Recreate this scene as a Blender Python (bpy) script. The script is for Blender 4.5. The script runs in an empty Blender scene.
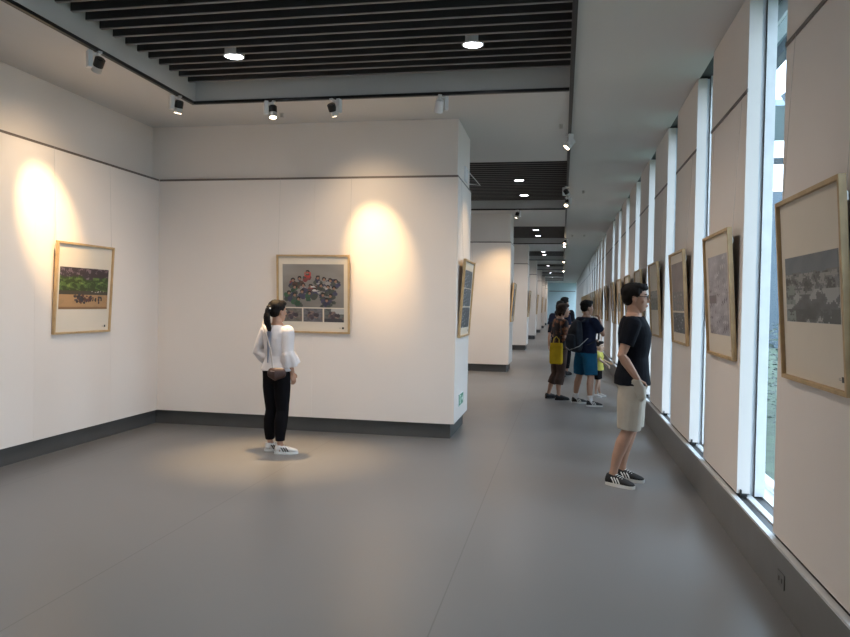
import bpy, bmesh, math, random
import numpy as np
from mathutils import Vector, Matrix, noise as mnoise
SC = bpy.context.scene
COL = SC.collection
PI = math.pi

# ---------------------------------------------------------------- camera
F = 720.0; CAMH = 1.6
def _n(v): return v / np.linalg.norm(v)
def _c(u, v): return np.array([(u - 425) / F, -(v - 318.5) / F, -1.0])
_Y = _n(_c(562, 306.5)); _Z = _n(np.cross(_c(1562, 306.5 + 18.5), _Y))
if _Z[1] < 0: _Z = -_Z
_X = np.cross(_Y, _Z)
cam = bpy.data.cameras.new('camera'); camo = bpy.data.objects.new('camera', cam); COL.objects.link(camo)
M = Matrix(np.array([_X, _Y, _Z]).tolist()).to_4x4(); M.translation = (0, 0, CAMH)
camo.matrix_world = M
cam.sensor_width = 36; cam.sensor_fit = 'HORIZONTAL'; cam.lens = 36 * F / 850; cam.clip_start = 0.05; cam.clip_end = 400
SC.camera = camo

# ---------------------------------------------------------------- world, exposure
W = bpy.data.worlds.new('world'); SC.world = W; W.use_nodes = True
bg = W.node_tree.nodes['Background']; bg.inputs[0].default_value = (0.66, 0.84, 1.0, 1); bg.inputs[1].default_value = 2.9
SC.view_settings.view_transform = 'Standard'; SC.view_settings.look = 'None'
SC.view_settings.exposure = 0.97; SC.view_settings.gamma = 1.0; SC.view_settings.use_curve_mapping = False
DOWN_W = 84      # recessed downlights
SPOT_W = 30      # track spotlights

# ---------------------------------------------------------------- materials
MATS = {}
def mat(name, col, rough=0.6, metal=0.0, var=0.06, scale=6.0, bump=0.0, emit=None, es=0.0, spec=0.5):
    if name in MATS: return MATS[name]
    m = bpy.data.materials.new(name); m.use_nodes = True; nt = m.node_tree; b = nt.nodes['Principled BSDF']
    b.inputs['Roughness'].default_value = rough; b.inputs['Metallic'].default_value = metal
    b.inputs['Specular IOR Level'].default_value = spec
    tc = nt.nodes.new('ShaderNodeTexCoord'); no = nt.nodes.new('ShaderNodeTexNoise')
    no.inputs['Scale'].default_value = scale; no.inputs['Detail'].default_value = 4
    nt.links.new(tc.outputs['Object'], no.inputs['Vector'])
    mr = nt.nodes.new('ShaderNodeMapRange'); mr.inputs['From Min'].default_value = .3; mr.inputs['From Max'].default_value = .7
    mr.inputs['To Min'].default_value = 1 - var; mr.inputs['To Max'].default_value = 1 + var
    nt.links.new(no.outputs['Fac'], mr.inputs['Value'])
    mx = nt.nodes.new('ShaderNodeVectorMath'); mx.operation = 'SCALE'; mx.inputs[0].default_value = col[:3]
    nt.links.new(mr.outputs[0], mx.inputs['Scale']); nt.links.new(mx.outputs[0], b.inputs['Base Color'])
    if bump:
        bp = nt.nodes.new('ShaderNodeBump'); bp.inputs['Strength'].default_value = bump; bp.inputs['Distance'].default_value = .01
        nt.links.new(no.outputs['Fac'], bp.inputs['Height']); nt.links.new(bp.outputs[0], b.inputs['Normal'])
    if emit:
        b.inputs['Emission Color'].default_value = (*emit, 1); b.inputs['Emission Strength'].default_value = es
    MATS[name] = m; return m

def attr_mat():
    m = bpy.data.materials.new('printed_photo_paper'); m.use_nodes = True; nt = m.node_tree; b = nt.nodes['Principled BSDF']
    a = nt.nodes.new('ShaderNodeAttribute'); a.attribute_name = 'ink'
    nt.links.new(a.outputs['Color'], b.inputs['Base Color']); b.inputs['Roughness'].default_value = .45
    return m
PRINT = attr_mat()

def floor_mat():
    m = bpy.data.materials.new('grey_vinyl_floor'); m.use_nodes = True; nt = m.node_tree; b = nt.nodes['Principled BSDF']
    N = nt.nodes.new; L = nt.links.new
    tc = N('ShaderNodeTexCoord')
    n1 = N('ShaderNodeTexNoise'); n1.inputs['Scale'].default_value = .7; n1.inputs['Detail'].default_value = 6; L(tc.outputs['Object'], n1.inputs['Vector'])
    r1 = N('ShaderNodeMapRange'); r1.inputs[1].default_value = .3; r1.inputs[2].default_value = .7; r1.inputs[3].default_value = .93; r1.inputs[4].default_value = 1.07
    L(n1.outputs['Fac'], r1.inputs[0])
    sp = N('ShaderNodeSeparateXYZ'); L(tc.outputs['Object'], sp.inputs[0])
    def seam(sock, off, period):
        a = N('ShaderNodeMath'); a.operation = 'ADD'; a.inputs[1].default_value = off; L(sock, a.inputs[0])
        p = N('ShaderNodeMath'); p.operation = 'PINGPONG'; p.inputs[1].default_value = period / 2; L(a.outputs[0], p.inputs[0])
        l = N('ShaderNodeMath'); l.operation = 'LESS_THAN'; l.inputs[1].default_value = .004; L(p.outputs[0], l.inputs[0]); return l
    s1 = seam(sp.outputs['X'], .6, 2.0); s2 = seam(sp.outputs['Y'], .1, 12.0)
    mxs = N('ShaderNodeMath'); mxs.operation = 'MAXIMUM'; L(s1.outputs[0], mxs.inputs[0]); L(s2.outputs[0], mxs.inputs[1])
    r2 = N('ShaderNodeMapRange'); r2.inputs[3].default_value = 1; r2.inputs[4].default_value = .72; L(mxs.outputs[0], r2.inputs[0])
    mu = N('ShaderNodeMath'); mu.operation = 'MULTIPLY'; L(r1.outputs[0], mu.inputs[0]); L(r2.outputs[0], mu.inputs[1])
    v = N('ShaderNodeVectorMath'); v.operation = 'SCALE'; v.inputs[0].default_value = (.178, .178, .180); L(mu.outputs[0], v.inputs['Scale'])
    L(v.outputs[0], b.inputs['Base Color'])
    r3 = N('ShaderNodeMapRange'); r3.inputs[1].default_value = .3; r3.inputs[2].default_value = .7; r3.inputs[3].default_value = .30; r3.inputs[4].default_value = .37
    L(n1.outputs['Fac'], r3.inputs[0]); L(r3.outputs[0], b.inputs['Roughness'])
    return m

WALL = mat('white_painted_wall', (.80, .74, .69), .85, var=.015, scale=1.2)
PANEL = mat('white_display_cladding', (.79, .73, .685), .8, var=.015, scale=1.0)
CEIL = mat('white_ceiling_paint', (.66, .65, .64), .9, var=.01, scale=1.0)
FASC = mat('pale_grey_fascia', (.62, .62, .61), .7, var=.01)
SLAT = mat('charcoal_ceiling_slat', (.05, .05, .052), .6, var=.08, scale=3)  # darkened: the shade on the slat sides is put into the colour
SLAT_LIT = mat('slat_underside_painted_light', (.26, .25, .25), .6, var=.08, scale=3)  # paler than the slats: light on their undersides, painted in
VOID = mat('black_ceiling_void', (.008, .008, .008), .9)
BASE = mat('dark_grey_baseboard', (.075, .074, .072), .5, var=.05)
KERB = mat('grey_kerb_vinyl', (.17, .168, .165), .38, var=.05)
BLK = mat('black_track_metal', (.012, .012, .013), .4)
RAIL = mat('brown_grey_picture_rail', (.17, .14, .125), .45, metal=.2)
WHITEM = mat('white_powder_coat', (.78, .79, .80), .45)
ALU = mat('pale_grey_aluminium', (.66, .68, .70), .4, metal=.1)
SILV = mat('brushed_silver', (.55, .54, .52), .35, metal=.5)
WOOD = mat('pale_ash_frame_wood', (.50, .345, .18), .5, var=.12, scale=14, bump=.1)
MATB = mat('ivory_mat_board', (.70, .63, .53), .8, var=.01)
BACKB = mat('brown_frame_backing', (.16, .09, .05), .8)
SKIN = mat('skin', (.42, .24, .165), .55, var=.05, scale=10)
SKINP = mat('pale_skin', (.55, .36, .27), .55, var=.05, scale=10)
HAIR = mat('black_hair', (.009, .008, .008), .65, var=.4, scale=60, bump=.1, spec=.12)
HAIRB = mat('dark_brown_hair', (.035, .02, .015), .65, var=.4, scale=60, bump=.1, spec=.15)

# ---------------------------------------------------------------- mesh helpers
SCRATCH = bpy.data.scenes.new('scratch')
class MB:
    def __init__(s): s.v = []; s.f = []
    def add(s, vs, fs):
        o = len(s.v); s.v += [tuple(p) for p in vs]; s.f += [tuple(i + o for i in f) for f in fs]
    def box(s, x0, x1, y0, y1, z0, z1, Mx=None):
        vs = [Vector(p) for p in ((x0,y0,z0),(x1,y0,z0),(x1,y1,z0),(x0,y1,z0),(x0,y0,z1),(x1,y0,z1),(x1,y1,z1),(x0,y1,z1))]
        if Mx: vs = [Mx @ p for p in vs]
        s.add(vs, [(0,3,2,1),(4,5,6,7),(0,1,5,4),(1,2,6,5),(2,3,7,6),(3,0,4,7)])
    def rings(s, rings, capa=True, capb=True):
        n = len(rings[0]); vs = [p for r in rings for p in r]; fs = []
        for i in range(len(rings) - 1):
            for j in range(n):
                k = (j + 1) % n; fs.append((i*n+j, i*n+k, (i+1)*n+k, (i+1)*n+j))
        if capa: fs.append(tuple(reversed(range(n))))
        if capb: fs.append(tuple(range((len(rings)-1)*n, len(rings)*n)))
        s.add(vs, fs)
    def tube(s, pts, rad, n=14, ref=(0,1,0), ca='round', cb='round', power=2.0):
        pts = [Vector(p) for p in pts]; rad = [(r, r) if not isinstance(r, (tuple, list)) else r for r in rad]
        ref = Vector(ref); out = []
        def ring(c, t, ra, rb):
            side = ref.cross(t)
            if side.length < 1e-3: side = Vector((1, .01, 0)).cross(t)
            side.normalize(); fr = t.cross(side).normalized(); r = []
            for j in range(n):
                a = 2*PI*j/n; ca_, sa = math.cos(a), math.sin(a)
                if power != 2.0:
                    ca_ = math.copysign(abs(ca_)**(2/power), ca_); sa = math.copysign(abs(sa)**(2/power), sa)
                r.append(c + side*ra*ca_ + fr*rb*sa)
            return r
        T = []
        for i in range(len(pts)):
            if i == 0: t = pts[1]-pts[0]
            elif i == len(pts)-1: t = pts[-1]-pts[-2]
            else: t = (pts[i+1]-pts[i]).normalized() + (pts[i]-pts[i-1]).normalized()
            T.append(t.normalized())
        if ca == 'round':
            r = min(rad[0])
            for a in (80, 55, 28): out.append(ring(pts[0]-T[0]*r*math.sin(math.radians(a)), T[0], rad[0][0]*math.cos(math.radians(a)), rad[0][1]*math.cos(math.radians(a))))
        for p, t, r in zip(pts, T, rad): out.append(ring(p, t, *r))
        if cb == 'round':
            r = min(rad[-1])
            for a in (28, 55, 80): out.append(ring(pts[-1]+T[-1]*r*math.sin(math.radians(a)), T[-1], rad[-1][0]*math.cos(math.radians(a)), rad[-1][1]*math.cos(math.radians(a))))
        s.rings(out)
    def ell(s, c, r, n=16, m=10, Mx=None):
        c = Vector(c); rg = []
        for i in range(m):
            a = -PI/2 + PI*(i+.5)/m
            rg.append([Vector((r[0]*math.cos(a)*math.cos(2*PI*j/n), r[1]*math.cos(a)*math.sin(2*PI*j/n), r[2]*math.sin(a))) for j in range(n)])
        rg = [[c + (Mx @ p if Mx else p) for p in q] for q in rg]
        s.rings(rg)
    def cyl(s, a, b, r, n=20, r2=None):
        s.tube([a, b], [r, r2 if r2 is not None else r], n=n, ca='flat', cb='flat', ref=(0.3,1,.2))
    def xf(s, Mx): s.v = [tuple(Mx @ Vector(p)) for p in s.v]; return s
    def mesh(s, name):
        me = bpy.data.meshes.new(name); me.from_pydata(s.v, [], s.f); me.update()
        b = bmesh.new(); b.from_mesh(me); bmesh.ops.recalc_face_normals(b, faces=b.faces); b.to_mesh(me); b.free()
        return me
    def build(s, name, m, parent=None, smooth=False, bevel=0):
        me = s.mesh(name); me.materials.append(m)
        o = bpy.data.objects.new(name, me); COL.objects.link(o)
        if smooth:
            for p in me.polygons: p.use_smooth = True
        if bevel:
            bv = o.modifiers.new('bevel', 'BEVEL'); bv.width = bevel; bv.segments = 2; bv.limit_method = 'ANGLE'
        if parent: o.parent = parent
        return o
    def blob(s, name, m, parent=None, voxel=.008, sm=4, fold=0.0, fscale=7.0, dec=None):
        """fuse the overlapping solids into one smooth continuous skin"""
        me = s.mesh(name); o = bpy.data.objects.new(name, me); SCRATCH.collection.objects.link(o)
        r = o.modifiers.new('r', 'REMESH'); r.mode = 'VOXEL'; r.voxel_size = voxel; r.adaptivity = 0
        q = o.modifiers.new('s', 'SMOOTH'); q.factor = .5; q.iterations = sm
        if dec:
            d = o.modifiers.new('d', 'DECIMATE'); d.ratio = dec
        SCRATCH.view_layers[0].update(); dg = SCRATCH.view_layers[0].depsgraph
        nm = bpy.data.meshes.new_from_object(o.evaluated_get(dg)); o.modifiers.clear(); SCRATCH.collection.objects.unlink(o); COL.objects.link(o); o.data = nm; nm.name = name
        bpy.data.meshes.remove(me)
        if fold:
            for v in nm.vertices:
                p = v.co * fscale; p = Vector((p.x, p.y, p.z * .55))
                v.co += v.normal * fold * (mnoise.noise(p) + .5 * mnoise.noise(p * 2.3))
        nm.materials.clear(); nm.materials.append(m)
        for p in nm.polygons: p.use_smooth = True
        if parent: o.parent = parent
        return o

def tag(o, label=None, cat=None, group=None, kind=None):
    if label: o['label'] = label
    if cat: o['category'] = cat
    if group: o['group'] = group
    if kind: o['kind'] = kind
    return o
def thing(name, label, cat, loc=(0,0,0), rz=0, group=None, Mx=None):
    o = bpy.data.objects.new(name, None); COL.objects.link(o); o.empty_display_size = .1
    if Mx is not None: o.matrix_world = Mx
    else: o.location = loc; o.rotation_euler = (0, 0, rz)
    return tag(o, label, cat, group)
def S(o, label=None):
    o['kind'] = 'structure'
    if label: o['label'] = label
    return o
def box(x0, x1, y0, y1, z0, z1): m = MB(); m.box(x0, x1, y0, y1, z0, z1); return m
def copy_tree(o, parent=None):
    c = o.copy(); COL.objects.link(c)
    if parent: c.parent = parent
    for ch in list(o.children): copy_tree(ch, c)
    return c

# ---------------------------------------------------------------- the room
ZC = 3.80; YEND = 69.0; YBACK = -4.0; XL = -5.22; XCOL = -1.23
XP = 1.23                      # face of the display panels along the windows
Y0, PER = 8.42, 8.87           # partition walls
RF, RPER = 7.41, 9.05          # far edges of the ceiling recesses
S(box(XL-.1, 1.62, YBACK-.1, YEND+.1, -.12, 0).build('floor', floor_mat()), 'grey vinyl floor with faint seams')
rec = [(RF + RPER*k - 5.35, RF + RPER*k) for k in range(7)]
RX0, RX1 = -4.045, .035
cb = MB(); y = YBACK - .1
for a, b in rec:
    cb.box(XL-.1, RX1+.021, y, a-.021, ZC, ZC+.12); y = b+.021
cb.box(XL-.1, RX1+.021, y, YEND+.1, ZC, ZC+.12)
for a, b in rec: cb.box(XL-.1, RX0-.021, a-.021, b+.021, ZC, ZC+.12)
cb.box(RX1+.021, 1.245, YBACK-.1, YEND+.1, ZC, ZC+.12)
S(cb.build('ceiling', CEIL), 'white plaster ceiling around the dark slatted recesses')
for k, (a, b) in enumerate(rec):
    f = MB()                       # upstand round the recess
    for r in ((RX0-.02, RX0, a, b), (RX1, RX1+.02, a, b), (RX0-.02, RX1+.02, a-.02, a), (RX0-.02, RX1+.02, b, b+.02)):
        f.box(*r, ZC-.004, ZC+.5)
    S(f.build('trim_%d' % (k+1), FASC), 'pale grey upstand round a slatted ceiling recess')
    t = MB(); t.box(RX0-.02, RX1+.02, a-.02, b+.02, ZC+.5, ZC+.52)
    t.build('trim_%d' % (k+21), VOID)['kind'] = 'structure'
    t = MB(); yy = a + .07; nn = 0
    while yy < b - .05:
        t.box(RX0, RX1, yy-.02, yy+.02, ZC+.17, ZC+.26); yy += .19
    if k < 3:                      # services glimpsed above the slats
        t.box(RX0, RX1, a+1.2, a+1.5, ZC+.40, ZC+.48); t.box(RX0+1.1, RX0+1.3, a, b, ZC+.38, ZC+.46)
    gr = S(t.build('ceiling_%d' % (k+2), SLAT), 'dark slatted ceiling grille in a recess')
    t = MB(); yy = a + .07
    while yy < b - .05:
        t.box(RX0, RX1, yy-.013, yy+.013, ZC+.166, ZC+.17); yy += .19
    t.build('painted_light_strip', SLAT_LIT, gr)  # thin strips added to carry the painted light of the slat undersides

# partition walls jutting in from the left, with cladding, picture rail and dark plinth
ZB, ZR = .18, 3.12
def cladding(parent, x0, x1, y0, y1, axis, sign, bounds):
    """panels 6 cm proud of the wall, thin joints between them"""
    m = MB()
    for a, b in zip(bounds[:-1], bounds[1:]):
        if axis == 'y': m.box(a+.0015, b-.0015, y0, y1, ZB, ZR-.015)
        else: m.box(x0, x1, a+.0015, b-.0015, ZB, ZR-.015)
    return m.build('wall_panel', PANEL, parent)
NW = 7
def wall_core(y0, y1):
    m = MB(); m.box(XL, XCOL-.06, y0+.06, y1-.06, 0, ZB); m.box(XL, XCOL-.02, y0+.06, y1-.06, ZB, ZC); return m
for k in range(NW):
    y0 = Y0 + PER*k; y1 = y0 + 1.22
    core = S(wall_core(y0, y1).build('wall_partition', WALL), 'white partition wall jutting into the gallery' if k else 'large white partition wall behind the woman')
    m = MB()
    bx = [-5.08, -3.0, XCOL] if k == 0 else [-5.08, -3.8, -2.5, XCOL]
    for a, b in zip(bx[:-1], bx[1:]):
        m.box(a+.0004, b-(.0004 if b != XCOL else 0), y0, y0+.055, ZB, ZR-.02)
        m.box(a+.0004, b-(.0004 if b != XCOL else 0), y1-.055, y1, ZB, ZR-.02)
    m.box(XCOL-.055, XCOL, y0+.055, y1-.055, ZB, ZR-.02)
    m.build('wall_panel', PANEL, core)
    m = MB(); m.box(-5.08, XCOL-.004, y0+.004, y0+.05, ZR-.02, ZR+.006); m.box(-5.08, XCOL-.004, y1-.05, y1-.004, ZR-.02, ZR+.006); m.box(XCOL-.05, XCOL-.004, y0+.05, y1-.05, ZR-.02, ZR+.006)
    m.build('picture_rail', RAIL, core)
    m = MB(); m.box(XL+.09, XCOL-.05, y0+.05, y0+.06, 0, ZB); m.box(-5.1, XCOL-.05, y1-.06, y1-.05, 0, ZB); m.box(XCOL-.06, XCOL-.05, y0+.06, y1-.06, 0, ZB)
    S(m.build('baseboard_%d' % (k+1), BASE), 'dark grey recessed plinth under partition wall')
# left wall, one run of cladding per bay
S(box(XL-.12, XL, YBACK, YEND, 0, ZC).build('wall_left', WALL), 'long white wall on the left')
wl = bpy.data.objects['wall_left']
yb = [YBACK] + [Y0 + PER*k for k in range(NW)]
m = MB(); r_ = MB(); bb = MB()
for k in range(NW):
    a = YBACK if k == 0 else Y0 + PER*(k-1) + 1.22; b = Y0 + PER*k; nseg = max(1, round((b-a)/1.25))
    if k == 0: cuts = [a, -1.2, .0, 1.22, 2.44, 3.66, 4.88, 6.22, 7.44, b]
    else: cuts = [a + (b-a)*i/nseg for i in range(nseg+1)]
    for c, d in zip(cuts[:-1], cuts[1:]): m.box(XL, -5.08, c+.0005, d-.0005, ZB, ZR-.02)
    r_.box(XL, -5.084, a, b, ZR-.02, ZR+.006); bb.box(XL, XL+.09, a+(.06 if k else 0), b+.05, 0, ZB)
m.build('wall_panel', PANEL, wl); r_.build('picture_rail', RAIL, wl)
S(bb.build('baseboard_left', BASE), 'dark grey plinth along the left wall')
# end walls
we = S(box(XL, 1.6, YEND, YEND+.12, 0, ZC).build('wall_end', mat('pale_blue_end_wall', (.55, .66, .70), .8, var=.02)), 'pale blue wall closing the far end')
box(-1.2, 1.2, YEND-.03, YEND, 3.0, 3.06).build('picture_rail', RAIL, we)
S(box(XL, 1.6, YBACK-.12, YBACK, 0, ZC).build('wall_rear', WALL), 'white wall behind the camera')

# right side: kerb, sill, panels, piers behind them, glass
k_ = S(box(1.195, 1.62, YBACK, YEND, 0, .285).build('wall_right', KERB), 'low grey kerb under the window wall')
m = MB(); m.box(1.198, 1.235, YBACK, YEND, .285, .30); m.box(1.29, 1.335, YBACK, YEND, .285, .30); m.box(1.40, 1.62, YBACK, YEND, .285, .30)
m.build('sill_strip', ALU, k_)
m = MB(); m.box(1.236, 1.289, YBACK, YEND, .285, .291); m.box(1.336, 1.399, YBACK, YEND, .285, .291)
m.build('sill_groove', BLK, k_)
hd = S(box(1.255, 1.62, YBACK, YEND, ZC+.02, ZC+.12).build('trim_40', mat('dark_head_channel', (.06, .07, .07), .5)), 'dark channel above the display panels')
m = MB(); m.box(1.5, 1.62, YBACK, YEND, ZC-.10, ZC+.02); S(m.build('trim_41', ALU), 'grey window head')
# near edges of panels measured from the photograph
pan = [(1.31, 2.53), (3.24, 4.46), (5.34, 6.56), (7.27, 8.49)]
y = 9.2
while y < 66:
    if 17.0 < y < 18.9: pan.append((y, y+3.0)); y += 3.7
    else: pan.append((y, y+1.22)); y += 1.93
pan = [(-3.6, -2.38), (-1.7, -.4)] + pan
ordn = ['']
def panel_label(i):
    return ['beige display panel nearest behind the camera', 'beige display panel beside the camera', 'beige display panel just short of the right edge',
            'nearest beige display panel carrying the misty grey landscape print',
            'beige display panel carrying the pale purple-grey print, past the nearest window gap',
            'beige display panel behind the man in the black t-shirt, carrying two stacked prints',
            'beige display panel beside the man, carrying a small landscape print in a big mat'][i] if i < 7 else None
ORD = ['nearest', 'second', 'third', 'fourth', 'fifth', 'sixth', 'seventh', 'eighth', 'ninth', 'tenth', 'eleventh']
rest = ['first narrow', 'second narrow', 'third narrow', 'fourth narrow', 'fifth narrow', 'sixth narrow', 'seventh narrow', 'eighth narrow', 'ninth narrow', 'tenth narrow']
for i, (a, b) in enumerate(pan):
    if b < 2.6: lab = panel_label(i) or ''
    lab = panel_label(i)
    grp = 'display panels along the window wall'
    if lab is None:
        if b-a > 2: lab = 'wide beige display panel among the narrow ones, behind the head of the man in glasses'
        elif b < 17: lab = ORD[i-2] + ' display panel counted from the right edge, partly behind the man in glasses'; grp = None
        else: lab = 'thin sliver of display panel far down the window wall, past the wide one'; grp = 'distant display panels past the wide one'
    t = thing('display_panel', lab, 'display panel', (XP, (a+b)/2, .305), 0, grp)
    h = (b-a)/2; zt = ZC - .305 - .004
    box(0, .085, -h, h, .012, zt).build('board', PANEL, t)
    box(-.006, 0, -h-.012, h+.004, 2.80, 2.825).build('picture_rail', RAIL, t)
    if b < 30:
        for e in (-1, 1):
            m = MB(); m.box(.02, .065, e*h-.02, e*h+.02, -.013, .012); m.box(.02, .028, e*(h+.012)-.012, e*(h+.012)+.012, -.013, .04); m.build('foot_clamp', BLK, t)
    p = S(box(1.348, 1.412, a+.0, b, .30, ZC+.02).build('wall_pier', WHITEM), 'white pier behind a display panel')
    box(1.3455, 1.348, a+.006, b-.006, .30, ZC).build('seal', BASE, p)
    box(1.318, 1.3455, a+.03, b-.03, .30, ZC).build('spacer', ALU, p)
# glazing
GL = bpy.data.materials.new('clear_window_glass'); GL.use_nodes = True; nt = GL.node_tree; nt.nodes.clear()
o_ = nt.nodes.new('ShaderNodeOutputMaterial'); mx = nt.nodes.new('ShaderNodeMixShader'); tr = nt.nodes.new('ShaderNodeBsdfTransparent'); gl = nt.nodes.new('ShaderNodeBsdfGlossy')
tr.inputs[0].default_value = (.95, .97, .99, 1); gl.inputs['Roughness'].default_value = .02
fr = nt.nodes.new('ShaderNodeFresnel'); fr.inputs[0].default_value = 1.10; gm = nt.nodes.new('ShaderNodeNewGeometry'); iv = nt.nodes.new('ShaderNodeMath'); iv.operation = 'SUBTRACT'; iv.inputs[0].default_value = 1; nt.links.new(gm.outputs['Backfacing'], iv.inputs[1])
ml = nt.nodes.new('ShaderNodeMath'); ml.operation = 'MULTIPLY'; nt.links.new(fr.outputs[0], ml.inputs[0]); nt.links.new(iv.outputs[0], ml.inputs[1]); nt.links.new(ml.outputs[0], mx.inputs[0])
nt.links.new(tr.outputs[0], mx.inputs[1]); nt.links.new(gl.outputs[0], mx.inputs[2]); nt.links.new(mx.outputs[0], o_.inputs[0])
edges = pan
for i in range(len(pan)-1):
    a, b = pan[i][1]-.25, pan[i+1][0]+.52
    f = S(box(1.52, 1.528, a, b, .30, ZC-.10).build('window_%d' % (i+1), GL), 'tall clear window strip between panels')
    m = MB(); m.box(1.50, 1.56, a-.13, a-.10, .30, ZC-.1); m.box(1.50, 1.53, b, b+.03, .30, ZC-.1); m.box(1.50, 1.56, a, b, .30, .34)
    m.build('window_frame', WHITEM, f)

# outside
g_ = MB(); g_.box(1.62, 60, -20, 120, -.4, -.3)
S(g_.build('ground', mat('lawn_ground', (.045, .075, .038), .9, var=.4, scale=4)), 'green lawn outside the windows')
rnd = random.Random(4)
hb = MB()
for i in range(9000):
    yy = rnd.uniform(4, 48); xx = 3.3 + rnd.random()**1.0*.9; zz = rnd.uniform(-.3, 1.35)
    c = Vector((xx, yy, zz)); a = rnd.uniform(0, 6.28); q = Matrix.Rotation(a, 3, 'Z') @ Matrix.Rotation(rnd.uniform(-1, 1), 3, 'X'); s_ = rnd.uniform(.03, .075)
    hb.add([c + q @ Vector(p)*s_ for p in ((-1,0,0),(0,-.5,.1),(1,0,0),(0,.5,.1))], [(0,1,2,3)])
tag(hb.build('hedge_leaves', mat('hedge_leaf', (.013, .036, .018), .6, var=.5, scale=2)), 'leafy green hedge outside the windows', 'hedge', kind='stuff')
tw = thing('neighbouring_building', 'blue-grey glass building seen through the nearest window gap', 'building', (16, 42, -.3))
CNM0 = mat('facade_mullion', (.05, .08, .11), .5)
BL = mat('blue_grey_facade', (.03, .058, .085), .4)
box(-8, 16, -3, 12, 0, 7.9).build('facade', BL, tw)
for i in range(6): box(-8.05, -8.0, -3+i*2.6, -2.9+i*2.6, 0, 7.9).build('mullion', CNM0, tw)

CNM = mat('dark_blue_steel', (.03, .05, .07), .5)
ev = S(box(1.64, 2.62, YBACK, 60, 4.80, 5.0).build('roof_overhang', mat('teal_grey_soffit', (.16, .23, .25), .6)), 'roof overhang outside above the windows')
m = MB(); m.box(2.50, 2.62, YBACK, 60, 4.66, 4.80); m.box(1.70, 1.95, YBACK, 60, 4.66, 4.80); m.build('soffit_beam', CNM, ev)
cn = thing('canopy', 'dark slanted steel canopy outside beyond the nearest window gap', 'canopy', (6.1, 20, -.3))
m = MB(); m.box(-1.3, 1.6, -1.6, 2.2, 6.75, 6.9); m.build('roof', mat('pale_canopy_roof', (.30, .38, .44), .5), cn)
m = MB(); m.tube([(-1.2, -2.4, 6.75), (1.5, 2.0, 6.05)], [.16, .16], n=4, ca='flat', cb='flat'); m.build('slanted_beam', CNM, cn)
m = MB(); m.box(-1.3, 1.6, 2.1, 2.3, 6.1, 6.25); m.build('cross_beam', CNM, cn)
for sx in (-1.1, 1.4): m = MB(); m.cyl((sx, 2.2, 0), (sx, 2.2, 6.75), .05, 12); m.build('post', CNM, cn)

# ---------------------------------------------------------------- lighting tracks
def track(x0, x1, y0, y1, lab):
    return tag(box(x0, x1, y0, y1, ZC-.034, ZC-.004).build('lighting_track', BLK), lab, 'lighting track', 'black lighting tracks')
places = ['round the nearest recess', 'round the second recess', 'round the third recess', 'round the fourth recess', 'round the fifth recess', 'round the sixth recess', 'round the farthest recess']
for k, (a, b) in enumerate(rec):
    track(RX0-.045, RX1-.01, b-.02, b+.02, 'black lighting track across the far edge of the slatted recess, ' + places[k])
    if k == 0: track(RX0-.045, RX0-.005, a, b-.02, 'black lighting track down the left side of the nearest slatted recess')
track(RX1-.008, RX1+.032, 1.0, YEND-6, 'long black lighting track running down the corridor ceiling')

LENS = mat('lit_downlight_lens', (.9, .9, .9), .3, emit=(.86, .90, 1.0), es=14)
LENSW = mat('warm_spotlight_lens', (.9, .85, .75), .3, emit=(1.0, .80, .55), es=12)
LENSO = mat('unlit_spotlight_lens', (.55, .55, .56), .25)
def lamp(name, kind, parent, loc, power, col, **kw):
    l = bpy.data.lights.new(name, kind); l.energy = power; l.color = col
    for k, v in kw.items(): setattr(l, k, v)
    o = bpy.data.objects.new(name, l); COL.objects.link(o); o.parent = parent; o.location = loc; return o
def downlight(x, y, lab):
    t = thing('recessed_downlight', lab, 'ceiling light', (x, y, ZC+.165), 0, 'round downlights in the slatted ceiling')
    m = MB(); n = 28
    r1 = [(.10*math.cos(2*PI*i/n), .10*math.sin(2*PI*i/n)) for i in range(n)]; r2 = [(.085*math.cos(2*PI*i/n), .085*math.sin(2*PI*i/n)) for i in range(n)]
    m.rings([[(*p, 0) for p in r1], [(*p, .06) for p in r1]], False, True)
    m.rings([[(*p, 0) for p in r1], [(*p, 0) for p in r2], [(*p, .01) for p in r2]], False, False)
    m.build('trim_ring', WHITEM, t)
    m = MB(); m.cyl((0,0,.004), (0,0,.012), .086, 28); m.build('lens', LENS, t)
    lamp('downlight_lamp', 'SPOT', t, (0, 0, -.01), DOWN_W, (1.0, .87, .745), spot_size=math.radians(150), spot_blend=1.0, shadow_soft_size=.09)
words = ['nearest', 'second', 'third', 'fourth', 'fifth', 'sixth', 'farthest']
for k in range(7):
    for j, yy in enumerate((6.56, 4.70)):
        Y = yy + RPER*k
        downlight(-.85, Y, 'round downlight nearer the corridor in the %s recess, %s of two' % (words[k], ['far one', 'near one'][j]))
        if k < 3: downlight(-3.18, Y, 'round downlight on the left side of the %s recess, %s of two' % (words[k], ['far one', 'near one'][j]))

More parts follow.
